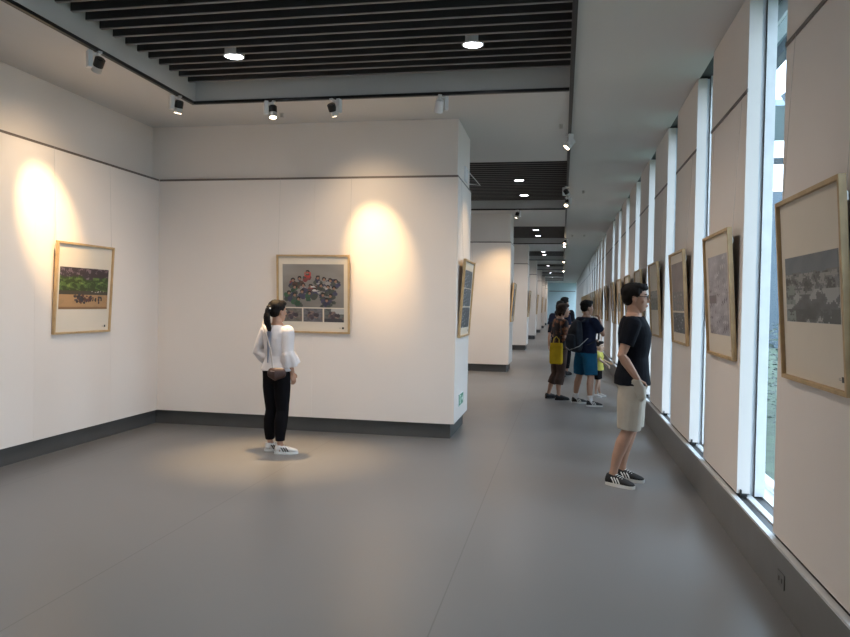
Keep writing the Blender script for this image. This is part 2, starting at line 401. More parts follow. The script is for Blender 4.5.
def spotlight(x, y, target, lab, lit=True, power=None, body='black', size=42, boxside=-1, hang=.12, spill=0, group='track spotlights'):
    t = thing('track_spotlight', lab, 'spotlight', (x, y, ZC-.034), 0, group)
    d = (Vector(target) - Vector((x, y, ZC-.034-hang))).normalized()
    hor = Vector((d.x, d.y, 0)); hor = hor.normalized() if hor.length > .05 else Vector((0,1,0)); side = Vector((hor.y, -hor.x, 0))
    B = WHITEM
    q = Matrix((side, hor, Vector((0,0,1)))).transposed().to_4x4()
    m = MB(); m.box(-.018, .018, -.05, .05, -.02, 0, q); m.build('adapter', B, t, bevel=.003)
    m = MB(); m.box(boxside*.075-.02, boxside*.075+.02, -.03, .03, -.15, -.004, q); m.box(min(0, boxside*.075), max(0, boxside*.075), -.012, .012, -.03, -.014, q)
    m.build('gear_box', B, t, bevel=.004)
    c = Vector((0, 0, -hang))
    m = MB(); m.cyl((0, 0, -.02), tuple(c), .009, 10); m.build('stem', B, t)
    hm = BLK if body == 'black' else WHITEM
    m = MB(); m.cyl(tuple(c - d*.07), tuple(c + d*.0), .044, 24); m.cyl(tuple(c - d*.078), tuple(c - d*.07), .034, 24); m.build('lamp_head', hm, t)
    m = MB(); m.cyl(tuple(c + d*.001), tuple(c + d*.052), .0435, 24, .0455); m.build('front_ring', SILV if body == 'black' else WHITEM, t)
    m = MB(); m.cyl(tuple(c + d*.053), tuple(c + d*.056), .036, 24); m.build('lens', LENSW if lit else LENSO, t)
    if lit:
        l = lamp('spotlight_lamp', 'SPOT', t, c + d*.065, power or SPOT_W, (1.0, .66, .32), spot_size=math.radians(size), spot_blend=1.0, shadow_soft_size=.03)
        l.rotation_mode = 'QUATERNION'; l.rotation_quaternion = d.to_track_quat('-Z', 'Y')
        if spill:
            l = lamp('spill_lamp', 'SPOT', t, c + d*.065, spill, (1.0, .74, .46), spot_size=math.radians(95), spot_blend=1.0, shadow_soft_size=.03)
            l.rotation_mode = 'QUATERNION'; l.rotation_quaternion = d.to_track_quat('-Z', 'Y')
    return t
spotlight(-4.07, 5.74, (-5.08, 6.38, 2.40), 'black and silver track spotlight on the left track, the one nearer the top edge', size=34, power=230, spill=34)
spotlight(-4.07, 7.10, (-5.08, 7.9, .3), 'black and silver track spotlight on the left track close to the recess corner', size=50, power=9)
spotlight(-3.13, RF, (-2.85, 7.0, 0), 'black and silver track spotlight on the back track, left of the ceiling sprinkler', size=44, power=400, boxside=1)
spotlight(-2.45, RF, (-2.2, 8.42, 2.24), 'black and silver track spotlight on the back track, right of the ceiling sprinkler', size=35, power=170, spill=24, boxside=1)
spotlight(-1.30, RF, (-1.6, 8.2, 2.4), 'white unlit track spotlight on the back track, alone on its right half', lit=False, body='white', boxside=1)
spotlight(.045, 9.3, (-1.23, 9.0, 2.1), 'white track spotlight on the corridor track between the first two recesses', power=45, size=48, body='white')
spotlight(.045, 13.3, (1.2, 14.4, 1.7), 'black track spotlight turned away, on the corridor track beside the second recess', lit=False)
spotlight(.045, 14.6, (-.6, 13.0, .8), 'brightly lit track spotlight on the corridor track beside the second recess', power=20)
spotlight(-1.05, 16.46, (-1.9, 17.29, 1.0), 'black track spotlight aimed at the second partition wall', power=80, size=75, boxside=1)
for k, Yk in enumerate((23.5, 24.6, 33.2, 42.0)):
    spotlight(.045, Yk, (-.6, Yk-2, .8), ['lit track spotlight beside the third recess, the nearer of two', 'lit track spotlight beside the third recess, the farther of two', 'lit track spotlight far down the corridor beside the fourth recess', 'lit track spotlight far down the corridor beside the fifth recess'][k], power=10)
# one small lamp grazing the first partition's end face
# sprinklers
def sprinkler(x, y, lab):
    t = thing('sprinkler', lab, 'sprinkler', (x, y, ZC), 0, 'ceiling sprinklers')
    m = MB(); m.cyl((0,0,0), (0,0,-.045), .009, 10); m.cyl((0,0,-.002), (0,0,-.008), .028, 18); m.build('body', SILV, t)
    m = MB(); m.cyl((0,0,-.045), (0,0,-.05), .024, 12); m.box(-.02, -.015, -.003, .003, -.048, -.008); m.box(.015, .02, -.003, .003, -.048, -.008); m.build('deflector', SILV, t)
sprinkler(-3.27, 8.0, 'small ceiling sprinkler in front of the large partition wall')
sprinkler(-.06, 8.9, 'small ceiling sprinkler between the first and second slatted recesses')
sprinkler(.35, 14.0, 'small ceiling sprinkler in the corridor soffit, the near one')
sprinkler(.62, 22.6, 'small ceiling sprinkler far down the corridor soffit on the right')
sprinkler(.26, 22.6, 'small ceiling sprinkler far down the corridor soffit on the left')

# ---------------------------------------------------------------- framed photographs
def _blobs(rs, U, V, rgb, n, cx, cy, sx, sy, size, cols, asp=1.0):
    for _ in range(n):
        x = rs.normal(cx, sx); y = rs.normal(cy, sy); s = size*rs.uniform(.6, 1.4); c = np.array(cols[rs.randint(len(cols))])*rs.uniform(.75, 1.25)
        m = ((U-x)/s)**2 + ((V-y)/(s*asp))**2 < 1; rgb[m] = c
def _fbm(rs, U, V, base, octs=5):
    r = np.zeros_like(U)
    for o in range(octs):
        k = base*2**o
        for _ in range(3):
            a = rs.uniform(0, 6.28); p = rs.uniform(0, 6.28); r += np.sin((U*math.cos(a)+V*math.sin(a))*k*6.28+p + 1.5*np.sin(V*k*3+p))/(3*1.7**o)
    return r
def paint_park(U, V, rs):
    n = _fbm(rs, U, V, 2); n2 = _fbm(rs, U, V, 6)
    rgb = np.zeros(U.shape+(3,)); rgb[:] = (.05, .07, .03)
    up = V > .72; rgb[up] = (.045, .03, .035); rgb[up & (n2 > .5)] = (.18, .13, .15)
    gr = (V < .78+.06*n) & (V > .40); rgb[gr] = (.035, .055, .015); rgb[gr & (n2 > .15)] = (.085, .14, .035); rgb[gr & (n2 > .8)] = (.18, .25, .07)
    rgb[(V < .45) & (V > .36)] = (.06, .05, .035); gd = V <= .36; rgb[gd] = (.40, .24, .12); rgb[gd & (n > .35)] = (.36, .22, .11); rgb[V < .06] = (.25, .14, .07)
    _blobs(rs, U, V, rgb, 46, .47, .24, .09, .05, .022, [(.03,.025,.03),(.10,.04,.03),(.04,.04,.06)], 1.4)
    for x in (.68, .74, .81, .86): _blobs(rs, U, V, rgb, 4, x, .24, .006, .03, .016, [(.05,.03,.03),(.02,.02,.02)], 1.8)
    _blobs(rs, U, V, rgb, 12, .82, .43, .09, .012, .012, [(.5,.45,.4)], .8)
    return rgb
def paint_crowd(U, V, rs):
    rgb = np.zeros(U.shape+(3,)); n = _fbm(rs, U, V, 1.2, 3)
    g = .23 + .03*n + .05*(V-.5); rgb[:] = np.stack([g*1.02, g*.95, g*.88], -1)
    cols = [(.06,.07,.06),(.05,.05,.09),(.20,.05,.05),(.04,.09,.05),(.10,.08,.09),(.28,.26,.25),(.09,.05,.04)]
    for x, y, c in [(.17,.62,2),(.28,.66,6),(.41,.80,2),(.58,.68,6),(.68,.64,5),(.78,.62,5),(.87,.60,0),(.20,.46,3),(.34,.50,5),(.46,.48,2),(.63,.50,6),(.74,.46,5),(.84,.44,0),(.10,.32,3),(.20,.28,3),(.32,.36,1),(.44,.32,3),(.66,.28,1),(.78,.26,0),(.26,.18,3),(.52,.40,0),(.72,.16,1)]:
        _blobs(rs, U, V, rgb, 9, x, y-.10, .028, .045, .035, [cols[c], cols[0], cols[1]], 1.3)
        m = ((U-x)/.033)**2 + ((V-y-.02)/.045)**2 < 1; rgb[m] = (.02, .016, .016)
        m = ((U-x)/.021)**2 + ((V-y+.0)/.032)**2 < 1; rgb[m] = (.30, .17, .12)
    m = (abs(U-.41) < .05) & (abs(V-.75) < .06); rgb[m & (_fbm(rs, U, V, 9) > -.2)] = (.45, .05, .04)
    _blobs(rs, U, V, rgb, 8, .6, .42, .14, .06, .028, [(.5,.48,.46)], .6)
    return rgb
def paint_small(tone):
    def f(U, V, rs):
        rgb = np.zeros(U.shape+(3,)); n = _fbm(rs, U, V, 2.5, 3); g = .13+.04*n; rgb[:] = np.stack([g*tone[0], g*tone[1], g*tone[2]], -1)
        if tone[0] < 1: 
            rgb[(V > .62) & (U > .35)] = (.42, .41, .40); rgb[V < .25] = (.05, .05, .055)
        _blobs(rs, U, V, rgb, 16, .5, .5, .2, .12, .08, [(.05,.04,.05),(.09,.07,.08),(.20,.14,.12)], 1.4); return rgb
    return f
def paint_mist(U, V, rs):
    n = _fbm(rs, U, V, 1.6); n2 = _fbm(rs, U, V, 5)
    g = .12 + .045*n; rgb = np.stack([g*.92, g, g*1.04], -1)
    t = V > .74+.03*n; rgb[t] = np.array((.125, .155, .185)) + .02*n[t][:, None]; 
    band = (V < .74) & (V > .42); rgb[band & (n2 > .1)] = (.26, .265, .26); rgb[band & (n2 < -.55)] = (.05, .055, .055)
    c = (n > .25) & (V < .5); rgb[c] = (.34, .35, .35); rgb[(V < .2) & (n2 < .1)] = (.07, .08, .08)
    s = (V < .55) & (U < .2) & (n2 > 0); rgb[s] = (.2, .24, .22); return rgb
def paint_pale(U, V, rs):
    n = _fbm(rs, U, V, 1.8); n2 = _fbm(rs, U, V, 6); g = .36 + .07*n; rgb = np.stack([g*1.0, g*.95, g*1.03], -1)
    rgb[(n2 > .7)] = (.52, .50, .52); rgb[(n2 < -.75) & (V < .7)] = (.15, .12, .14); rgb[(abs(V-.45) < .05) & (U < .4)] = (.16, .13, .14); return rgb
def paint_brown(U, V, rs):
    n = _fbm(rs, U, V, 1.2); n2 = _fbm(rs, U, V, 5); g = .20 + .03*n; rgb = np.stack([g*1.12, g*.93, g*.9], -1); b = V < .4; rgb[b & (n2 > -.3)] = (.15, .15, .15); rgb[b & (n2 > .7)] = (.32, .31, .30); return rgb
def paint_dark(U, V, rs):
    n2 = _fbm(rs, U, V, 4); g = .10 + .03*n2; rgb = np.stack([g*.85, g*.95, g*1.12], -1); rgb[n2 > .8] = (.38, .40, .42); rgb[n2 < -.8] = (.03, .03, .045); return rgb
def paint_green(U, V, rs):
    n2 = _fbm(rs, U, V, 3); rgb = np.zeros(U.shape+(3,)); rgb[:] = (.16, .18, .15); rgb[V > .6] = (.28, .29, .28); rgb[n2 > .6] = (.08, .1, .07); return rgb

FW, FH = .93, .955
def print_mesh(parent, x0, x1, z0, z1, fn, seed, y=-.0055, res=.008):
    nx = max(8, int((x1-x0)/res)); nz = max(8, int((z1-z0)/res))
    xs = np.linspace(x0, x1, nx+1); zs = np.linspace(z0, z1, nz+1)
    V = [(x, y, z) for z in zs for x in xs]; F_ = [(j*(nx+1)+i, j*(nx+1)+i+1, (j+1)*(nx+1)+i+1, (j+1)*(nx+1)+i) for j in range(nz) for i in range(nx)]
    me = bpy.data.meshes.new('print'); me.from_pydata(V, [], F_); me.update()
    at = me.attributes.new('ink', 'FLOAT_COLOR', 'FACE')
    U, Vv = np.meshgrid((np.arange(nx)+.5)/nx, (np.arange(nz)+.5)/nz)
    rgb = np.clip(fn(U, Vv, np.random.RandomState(seed)), 0, 1)
    at.data.foreach_set('color', np.concatenate([rgb, np.ones(U.shape+(1,))], -1).astype(np.float32).ravel())
    me.materials.append(PRINT); o = bpy.data.objects.new('print', me); COL.objects.link(o); o.parent = parent; return o
BLACKL = mat('black_caption_label', (.02, .02, .02), .5)
def framed(x, y, zb, rz, prints, lab, tilt=math.radians(3.6), group=None, hi=True, wire=.8, name='framed_photograph'):
    """origin = middle of the lower back edge; local -Y faces the viewer, the top leans out from the wall"""
    Mx = Matrix.Translation((x, y, zb)) @ Matrix.Rotation(rz, 4, 'Z') @ Matrix.Rotation(tilt, 4, 'X')
    t = thing(name, lab, 'picture', Mx=Mx, group=group)
    w, h, fw, d = FW/2, FH, .022, .032
    m = MB(); m.box(-w, -w+fw, -d, 0, 0, h); m.box(w-fw, w, -d, 0, 0, h); m.box(-w+fw, w-fw, -d, 0, 0, fw); m.box(-w+fw, w-fw, -d, 0, h-fw, h)
    m.build('frame', WOOD, t, bevel=.0015 if hi else 0)
    o = box(-w+fw, w-fw, -.012, -.008, fw, h-fw).build('mat_board', MATB, t)
    box(-w+.01, w-.01, -.006, -.001, .01, h-.01).build('backing', BACKB, t)
    for (a, b, c, e, fn) in prints:
        print_mesh(t, -w + a*2*w, -w + b*2*w, c*h, e*h, fn, hash_(lab), y=-.0135, res=.008 if hi else .03)
    if hi:
        box(w-.10, w-.075, -.0135, -.0125, .055, .08).build('caption_label', BLACKL, t)
        m = MB(); m.box(w-.135, w-.108, -.0135, -.0125, .062, .066); m.box(w-.135, w-.115, -.0135, -.0125, .070, .0725); m.build('caption_text', mat('grey_caption_ink', (.3,.28,.25), .6), t)
        # hanging wires run up to the rail
        I = Mx.inverted()
        for sx in (-.455, .455):
            m = MB(); top = Matrix.Translation((x, y, 0)) @ Matrix.Rotation(rz, 4, 'Z') @ Vector((sx, -.012, ZR-.01)); a = Vector((sx, -.002, h*.9))
            m.cyl(tuple(a), tuple(I @ top), .0011, 6)
            m.build('hanging_wire', mat('thin_steel_wire', (.5,.48,.45), .4, metal=.5), t)
            box(sx-.008, sx+.008, -.004, .006, h*.88, h*.92).build('hanger', SILV, t)
    return t
def hash_(s): return sum(ord(c)*(i+1) for i, c in enumerate(s)) % 100000
land = lambda fn, a=.07, b=.93, c=.27, d=.73: [(a, b, c, d, fn)]
framed(-5.078, 6.92, 1.22, PI/2, land(paint_park), 'framed photo of people gathered under green trees, on the left wall', tilt=math.radians(2.8))
framed(-2.985, 8.418, 1.22, 0, [(.08, .92, .33, .88, paint_crowd), (.08, .345, .145, .315, paint_small((1.1, 1, .9))), (.365, .63, .145, .315, paint_small((1, .97, 1.05))), (.65, .92, .145, .315, paint_small((.9, .95, .9)))],
       'framed group portrait over three small prints, on the partition wall facing the woman')
R = -PI/2
# picture frames on the window-side panels face -X
def side_r(Yc, prints, lab, **k): return framed(XP-.001, Yc, 1.235, -PI/2, prints, lab, tilt=math.radians(3.6), **k)
side_r(3.80, land(paint_mist, .09, .91, .325, .675), 'large framed misty grey landscape on the nearest panel at the right edge')
side_r(5.89, land(paint_pale, .12, .86, .18, .82), 'framed pale purple-grey photo on the second panel from the right edge')
side_r(7.84, [(.08, .92, .36, .88, paint_brown), (.08, .92, .12, .34, paint_dark)], 'framed brown photo above a smaller one, on the panel just right of the man')
side_r(9.80, land(paint_green, .08, .92, .36, .62), 'framed small landscape in a tall mat, beside the face of the man in glasses')
FARR = ['third', 'fourth']
cnt = 0
for a, b in pan:
    if a < 10.5 or a > 44: continue
    cnt += 1
    side_r((a+b)/2, land([paint_green, paint_pale, paint_dark][cnt % 3], .08, .92, .3, .7), ('framed photo on the %s display panel from the right edge' % ORD[cnt+3] if a < 17 else 'thin sliver of a framed photo on a far window-side panel past the wide panel'), hi=False, group=None if a < 17 else 'distant framed photos along the window wall')
# end faces of the partition walls (facing the corridor, +X)
e0 = 'framed dark blue-grey photo set on the end face of the nearest partition wall'
framed(XCOL+.002, Y0+.61, 1.20, PI/2, [(.1, .9, .64, .87, paint_dark), (.1, .9, .40, .63, paint_dark), (.1, .9, .12, .385, paint_dark)], e0)
for k in range(1, NW-1):
    framed(XCOL+.002, Y0+PER*k+.61, 1.20, PI/2, land([paint_green, paint_brown, paint_dark][k % 3], .1, .9, .15, .85),
           'framed photo seen edge-on on the end face of the %s partition wall' % ['', 'second', 'third', 'fourth', 'fifth', 'sixth'][k], hi=False)
# left wall frame nearer than the picture edge is out of view; nothing else hangs in view

# low green exit sign on the first end face
GRN = mat('dark_green_sign_film', (.01, .16, .08), .4, emit=(.01, .2, .1), es=.15); WHS = mat('white_sign_print', (.75, .85, .80), .5)
t = thing('exit_sign', 'small green evacuation sign low on the end face of the nearest partition wall', 'sign', (XCOL, Y0+.52, .42))
m = MB(); m.box(0, .012, -.19, .19, -.075, .075); m.build('housing', WHITEM, t, bevel=.002)
box(.012, .0135, -.18, .18, -.066, .066).build('sign_face', GRN, t)
m = MB()                       # running figure and doorway, arrow
X0, X1 = .0136, .0145
def poly(pts): 
    n = len(pts); m.add([(X0, -a, b) for a, b in pts] + [(X1, -a, b) for a, b in pts], [tuple(range(n)), tuple(range(2*n-1, n-1, -1))] + [(i, (i+1) % n, (i+1) % n+n, i+n) for i in range(n)])
poly([(.02, -.055), (.02, .055), (.035, .055), (.035, -.055)]); poly([(.02, .055), (.13, .055), (.13, .042), (.02, .042)]); poly([(.115, -.055), (.13, -.055), (.13, .055), (.115, .055)])
poly([(.062, .012), (.074, .024), (.086, .012), (.074, -.002)]); poly([(.066, 0), (.084, .0), (.078, -.03), (.062, -.028)]); poly([(.062, -.026), (.076, -.028), (.092, -.052), (.082, -.054)]); poly([(.062, -.026), (.07, -.03), (.058, -.052), (.046, -.05)])
poly([(.074, .028), (.084, .034), (.078, .042), (.069, .036)])
poly([(-.15, 0), (-.10, .04), (-.10, .014), (-.03, .014), (-.03, -.014), (-.10, -.014), (-.10, -.04)])
m.build('pictogram', WHS, t)
# wall bracket high on the same end face
t = thing('wall_fixture', 'pale wall-mounted box with a slanted wire bracket, high on the nearest partition end face', 'wall fixture', (XCOL-.06, Y0+.75, 3.30))
box(0, .06, -.12, .12, -.13, .05).build('fixture_box', WHITEM, t, bevel=.004)
m = MB(); m.tube([(.06, .1, .02), (.22, .1, -.16), (.06, .1, -.14)], [.006, .006, .006], n=8); m.tube([(.06, -.05, .02), (.22, .1, -.16)], [.005, .005], n=8); m.build('bracket', WHITEM, t)
# socket plates on the kerb
t = thing('floor_socket_plate', 'small grey socket plate set in the kerb under the nearest display panel', 'socket plate', (1.195, 4.15, .15))
box(-.006, 0, -.06, .06, -.04, .04).build('plate', mat('grey_plastic_plate', (.14,.14,.14), .4), t, bevel=.002)
m = MB(); m.box(-.008, -.006, -.03, -.02, -.012, .012); m.box(-.008, -.006, .02, .03, -.012, .012); m.build('slot', BLK, t)
# low furniture at the far end
t = thing('bench', 'low dark bench against the far pale blue end wall, on the left', 'bench', (-.9, YEND-1.0, 0))
DK = mat('dark_bench_wood', (.04, .045, .045), .5)
box(-.35, .45, -.25, .25, .38, .45).build('seat', DK, t, bevel=.01)
for sx in (-.3, .4):
    for sy in (-.2, .2): box(sx-.025, sx+.025, sy-.025, sy+.025, 0, .38).build('leg', DK, t)
t = thing('reception_counter', 'greenish grey counter at the far end of the corridor', 'counter', (.65, YEND-1.2, 0))
CG = mat('greenish_grey_laminate', (.16, .21, .20), .4)
box(-.55, .45, -.25, .25, 0, .92).build('body', CG, t); box(-.6, .5, -.3, .3, .92, .97).build('counter_top', WHITEM, t)

# ---------------------------------------------------------------- people
def V3(*a): return Vector(a)
class Figure:
    """local frame: faces +Y, x to the figure's right; written at 1.75 m then scaled"""
    def __init__(s, label, x, y, face, H, w=1.0, head_yaw=0.0, head=1.0, head_pitch=0.0, vox=.007, skin=SKIN, arms=None, legs=None, sex='m'):
        s.k = H/1.75; s.w = w; s.vox = vox; s.skin = skin; s.sex = sex
        s.root = thing('person', label, 'person', (x, y, 0), math.radians(face - 90))
        s.hz = 1.525; s.hs = head
        s.HM = Matrix.Translation((0, .0, s.hz)) @ Matrix.Rotation(math.radians(head_yaw), 4, 'Z') @ Matrix.Rotation(math.radians(head_pitch), 4, 'X') @ Matrix.Scale(head, 4) @ Matrix.Translation((0, 0, -s.hz))
        s.sh = .172*w; s.hip = .088*w
        s.arms = arms or {1: (V3(.23*w, -.03, 1.13), V3(.23*w, .03, .88)), -1: (V3(-.23*w, -.03, 1.13), V3(-.23*w, .03, .88))}
        s.legs = legs or {1: (V3(.10*w, .01, .49), V3(.10*w, -.02, .09), 0), -1: (V3(-.10*w, .01, .49), V3(-.10*w, -.02, .09), 0)}
        w_ = w; fem = sex == 'f'
        s.TR = [(.82, 0, .10*w_, .08*w_), (.88, -.005, (.168 if fem else .160)*w_, .108*w_), (.95, -.008, (.168 if fem else .160)*w_, .11*w_), (1.05, 0, (.132 if fem else .145)*w_, .098*w_),
                (1.12, .002, (.125 if fem else .143)*w_, .095*w_), (1.22, .006, (.14 if fem else .157)*w_, .108*w_), (1.32, .006, .162*w_, .115*w_), (1.39, 0, .165*w_, .102*w_), (1.44, -.005, .135*w_, .082*w_), (1.475, -.006, .08*w_, .065*w_), (1.52, 0, .056, .058)]
    def S(s): return Matrix.Scale(s.k, 4)
    def torso(s, m, z0, z1, off=0.0, flare=0.0, n=28):
        R_ = []
        zs = [z0] + [t[0] for t in s.TR if z0 < t[0] < z1] + [z1]
        for z in zs:
            for a, b in zip(s.TR[:-1], s.TR[1:]):
                if a[0] <= z <= b[0] + 1e-6:
                    q = (z-a[0])/(b[0]-a[0]); c = [a[i]+(b[i]-a[i])*q for i in range(4)]; break
            else: c = list(s.TR[0] if z < s.TR[0][0] else s.TR[-1])
            e = off + flare*max(0, (1.15-z)/.3)
            R_.append([V3((c[2]+e)*math.copysign(abs(math.cos(2*PI*j/n))**.85, math.cos(2*PI*j/n)), c[1]+(c[3]+e)*math.copysign(abs(math.sin(2*PI*j/n))**.9, math.sin(2*PI*j/n)), z) for j in range(n)])
        m.rings(R_)
    def shoulder(s, sd): return V3(sd*s.sh, -.005, 1.405)
    def arm(s, m, sd, f0=0.0, f1=2.0, off=0.0, endr=None, ca='round', cb='round'):
        """f: 0 shoulder, 1 elbow, 2 wrist"""
        A = s.shoulder(sd); E, Wr = s.arms[sd]; q = .8+.2*s.w
        def at(f): return A.lerp(E, f) if f <= 1 else E.lerp(Wr, f-1)
        key = [(0, .054), (.25, .052), (.6, .044), (1, .037), (1.25, .041), (1.6, .034), (2, .025)]
        def rr(f):
            for a, b in zip(key[:-1], key[1:]):
                if a[0] <= f <= b[0]: return (a[1] + (b[1]-a[1])*(f-a[0])/(b[0]-a[0]))*q
            return .025
        fs = [f0] + [k_[0] for k_ in key if f0 < k_[0] < f1] + [f1]
        rad = []
        for f in fs:
            r = rr(f) + off
            if endr: r = r + (endr - (rr(f1)+off))*((f-f0)/(f1-f0))**2
            rad.append(r)
        m.tube([at(f) for f in fs], rad, n=16, ca=ca, cb=cb)
    def leg(s, m, sd, f0=0.0, f1=2.0, off=0.0, endr=None, ca='round', cb='round'):
        A = V3(sd*s.hip, 0, .90); K, An, _ = s.legs[sd]; q = .7+.3*s.w
        def at(f):
            p = A.lerp(K, f) if f <= 1 else K.lerp(An, f-1)
            if 1 < f < 2: p = p + V3(0, -.018*math.sin((f-1)*PI), 0)
            return p
        key = [(0, .088), (.35, .082), (.7, .068), (1, .054), (1.3, .057), (1.6, .046), (1.85, .034), (2, .034)]
        def rr(f):
            for a, b in zip(key[:-1], key[1:]):
                if a[0] <= f <= b[0]: return (a[1] + (b[1]-a[1])*(f-a[0])/(b[0]-a[0]))*q
            return .034
        fs = [f0] + [k_[0] for k_ in key if f0 < k_[0] < f1] + [f1]; rad = []
        for f in fs:
            r = rr(f) + off
            if endr: r = r + (endr - (rr(f1)+off))*((f-f0)/(f1-f0))
            rad.append(r)
        m.tube([at(f) for f in fs], rad, n=18, ca=ca, cb=cb)
    def hand(s, m, sd, d, nrm, curl=.5):
        E, Wr = s.arms[sd]; d = Vector(d).normalized(); nrm = Vector(nrm); nrm = (nrm - d*nrm.dot(d)).normalized(); w = d.cross(nrm)
        # thumb side: for the right hand with palm facing the body and fingers down the thumb points forward
        if w.y < 0: w = -w
        m.tube([Wr - d*.01, Wr + d*.03, Wr + d*.085], [(.024, .02), (.036, .017), (.040, .014)], ref=tuple(nrm), n=14)
        for o, L, r in ((.029, .066, .0088), (.010, .075, .0092), (-.010, .070, .0088), (-.028, .054, .0078)):
            p = Wr + d*.08 + w*o; P = [p - d*.02]; a = 0; q = p
            P.append(q)
            for i, seg in enumerate((.45, .32, .25)):
                a += curl*(.5 if i == 0 else .9); q = q + (d*math.cos(a) + nrm*math.sin(a))*L*seg; P.append(q)
            m.tube(P, [r, r, r*.98, r*.9, r*.8], n=10, ref=tuple(w))
        p = Wr + d*.025 + w*.028; a = (d*.62 + w*.68 + nrm*.25).normalized(); b = (d*.9 + w*.25 + nrm*.4).normalized()
        m.tube([p - a*.015, p + a*.04, p + a*.04 + b*.032], [.012, .0105, .009], n=10, ref=tuple(nrm))
    def head(s, m):
        h = MB()
        for_ = [(1.505, .048, .012, .012), (1.515, .052, .028, .028), (1.535, .042, .042, .052), (1.56, .03, .053, .068), (1.59, .022, .062, .081), (1.62, .016, .068, .089), (1.65, .010, .072, .094), (1.68, .004, .073, .096), (1.71, 0, .067, .088), (1.732, -.003, .05, .068), (1.747, -.004, .022, .032)]
        n = 28; h.rings([[V3(rx*math.cos(2*PI*j/n), cy+ry*math.sin(2*PI*j/n), z) for j in range(n)] for z, cy, rx, ry in for_])
        h.tube([(0, .099, 1.652), (0, .112, 1.625), (0, .122, 1.604)], [.007, .010, .013], n=12, ref=(1,0,0))
        h.ell((0, .107, 1.600), (.017, .012, .009)); h.ell((0, .098, 1.572), (.024, .012, .007)); h.ell((0, .096, 1.558), (.020, .012, .006))
        h.ell((0, .083, 1.532), (.02, .018, .013)); h.ell((0, .088, 1.668), (.05, .014, .009))
        for sd in (-1, 1):
            h.ell((sd*.074, -.004, 1.625), (.010, .020, .033)); h.ell((sd*.040, .066, 1.607), (.022, .022, .02))
        h.xf(s.HM); m.v += []; o = len(m.v); m.v += h.v; m.f += [tuple(i+o for i in f) for f in h.f]
        m.tube([(0, -.012, 1.44), (0, -.006, 1.50), tuple(s.HM @ V3(0, -.005, 1.56))], [(.062, .06), (.054, .056), (.052, .056)], n=20)
    def foot(s, m, sd):
        K, An, a = s.legs[sd]; q = Matrix.Translation((An.x, An.y, 0)) @ Matrix.Rotation(math.radians(a), 4, 'Z')
        P = [q @ V3(0, -.035, .045), q @ V3(0, .03, .045), q @ V3(0, .11, .035), q @ V3(0, .17, .026)]
        m.tube(P, [(.03, .032), (.034, .036), (.04, .024), (.03, .014)], ref=(0,0,1), n=14)
        m.tube([An + V3(0,0,.02), V3(An.x, An.y-.01, .05)], [.034, .034], n=14)
    def body(s, hands):
        m = MB(); s.torso(m, .82, 1.50)
        s.head(m)
        for sd in (1, -1):
            m.ell(s.shoulder(sd) + V3(0, 0, .005), (.056*s.w, .056, .055)); s.arm(m, sd); s.leg(m, sd); s.foot(m, sd)
            hd = hands[sd]; s.hand(m, sd, *hd)
        m.xf(s.S()); return m.blob('body', s.skin, s.root, voxel=s.vox*.75, sm=3)
    def face(s, brows=True):
        """eyes, brows and lips"""
        for sd in (-1, 1):
            m = MB(); m.ell((sd*.030, .094, 1.640), (.013, .008, .0065)); m.xf(s.HM).xf(s.S()); e_ = m.build('eye', mat('eye_white', (.6,.58,.55), .3), s.root, smooth=True)
            m = MB(); m.ell((sd*.031, .1005, 1.640), (.0058, .004, .006)); m.xf(s.HM).xf(s.S()); m.build('pupil', HAIR, e_, smooth=True)
            m = MB(); m.tube([(sd*.014, .1015, 1.663), (sd*.032, .098, 1.668), (sd*.05, .083, 1.661)], [.003, .004, .0025], n=8); m.xf(s.HM).xf(s.S()); m.build('eyebrow', HAIR, s.root, smooth=True)
        m = MB(); m.ell((0, .1065, 1.566), (.021, .007, .0085)); m.xf(s.HM).xf(s.S()); m.build('lips', mat('lips', (.36,.13,.11), .5), s.root, smooth=True)
    def hair(s, style, m_=HAIR):
        h = MB()
        h.ell((0, -.018, 1.688), (.089, .106, .083), n=24, m=14); h.ell((0, -.045, 1.640), (.077, .068, .078), n=24, m=14)
        h.ell((0, .026, 1.724), (.074, .086, .042), n=24, m=12)
        for sd in (-1, 1): h.ell((sd*.068, .010, 1.672), (.018, .034, .038))
        if style == 'short':
            for i in range(16):
                a = i*.39; h.tube([(.03*math.cos(a), .02+.05*math.sin(a), 1.73), (.05*math.cos(a), .03+.07*math.sin(a), 1.752)], [.02, .008], n=8)
        if style == 'ponytail':
            h.tube([(0, -.08, 1.690), (0, -.125, 1.675), (0, -.150, 1.63)], [.03, .034, .03], n=16)
            h.tube([(0, -.150, 1.63), (.005, -.158, 1.57), (.008, -.150, 1.50), (.008, -.128, 1.44), (.006, -.118, 1.385)], [(.028,.026), (.042,.034), (.044,.034), (.034,.026), (.012,.012)], n=16)
        if style == 'bob':
            for sd in (-1, 1): h.tube([(sd*.060, .02, 1.70), (sd*.079, .0, 1.64), (sd*.074, -.02, 1.56)], [.026, .027, .022], n=12)
            h.tube([(0, -.07, 1.68), (0, -.085, 1.60), (0, -.07, 1.545)], [(.07,.04), (.078,.04), (.066,.03)], n=20)
        h.xf(s.HM).xf(s.S())
        o = h.blob('hair', m_, s.root, voxel=s.vox*.9, sm=2, fold=.004, fscale=40)
        return o
    def top(s, name, m_, hem, off=.012, flare=0.0, sl=.62, endr=.062, fold=.006, neck=1.475, cuff=None, fscale=8.0):
        m = MB(); s.torso(m, hem, neck, off, flare)
        for sd in (1, -1):
            m.ell(s.shoulder(sd) + V3(0, 0, .004), (.066*s.w, .066, .062)); s.arm(m, sd, 0, sl, off, endr, cb='flat')
        m.xf(s.S()); return m.blob(name, m_, s.root, voxel=s.vox, sm=2, fold=fold, fscale=fscale)
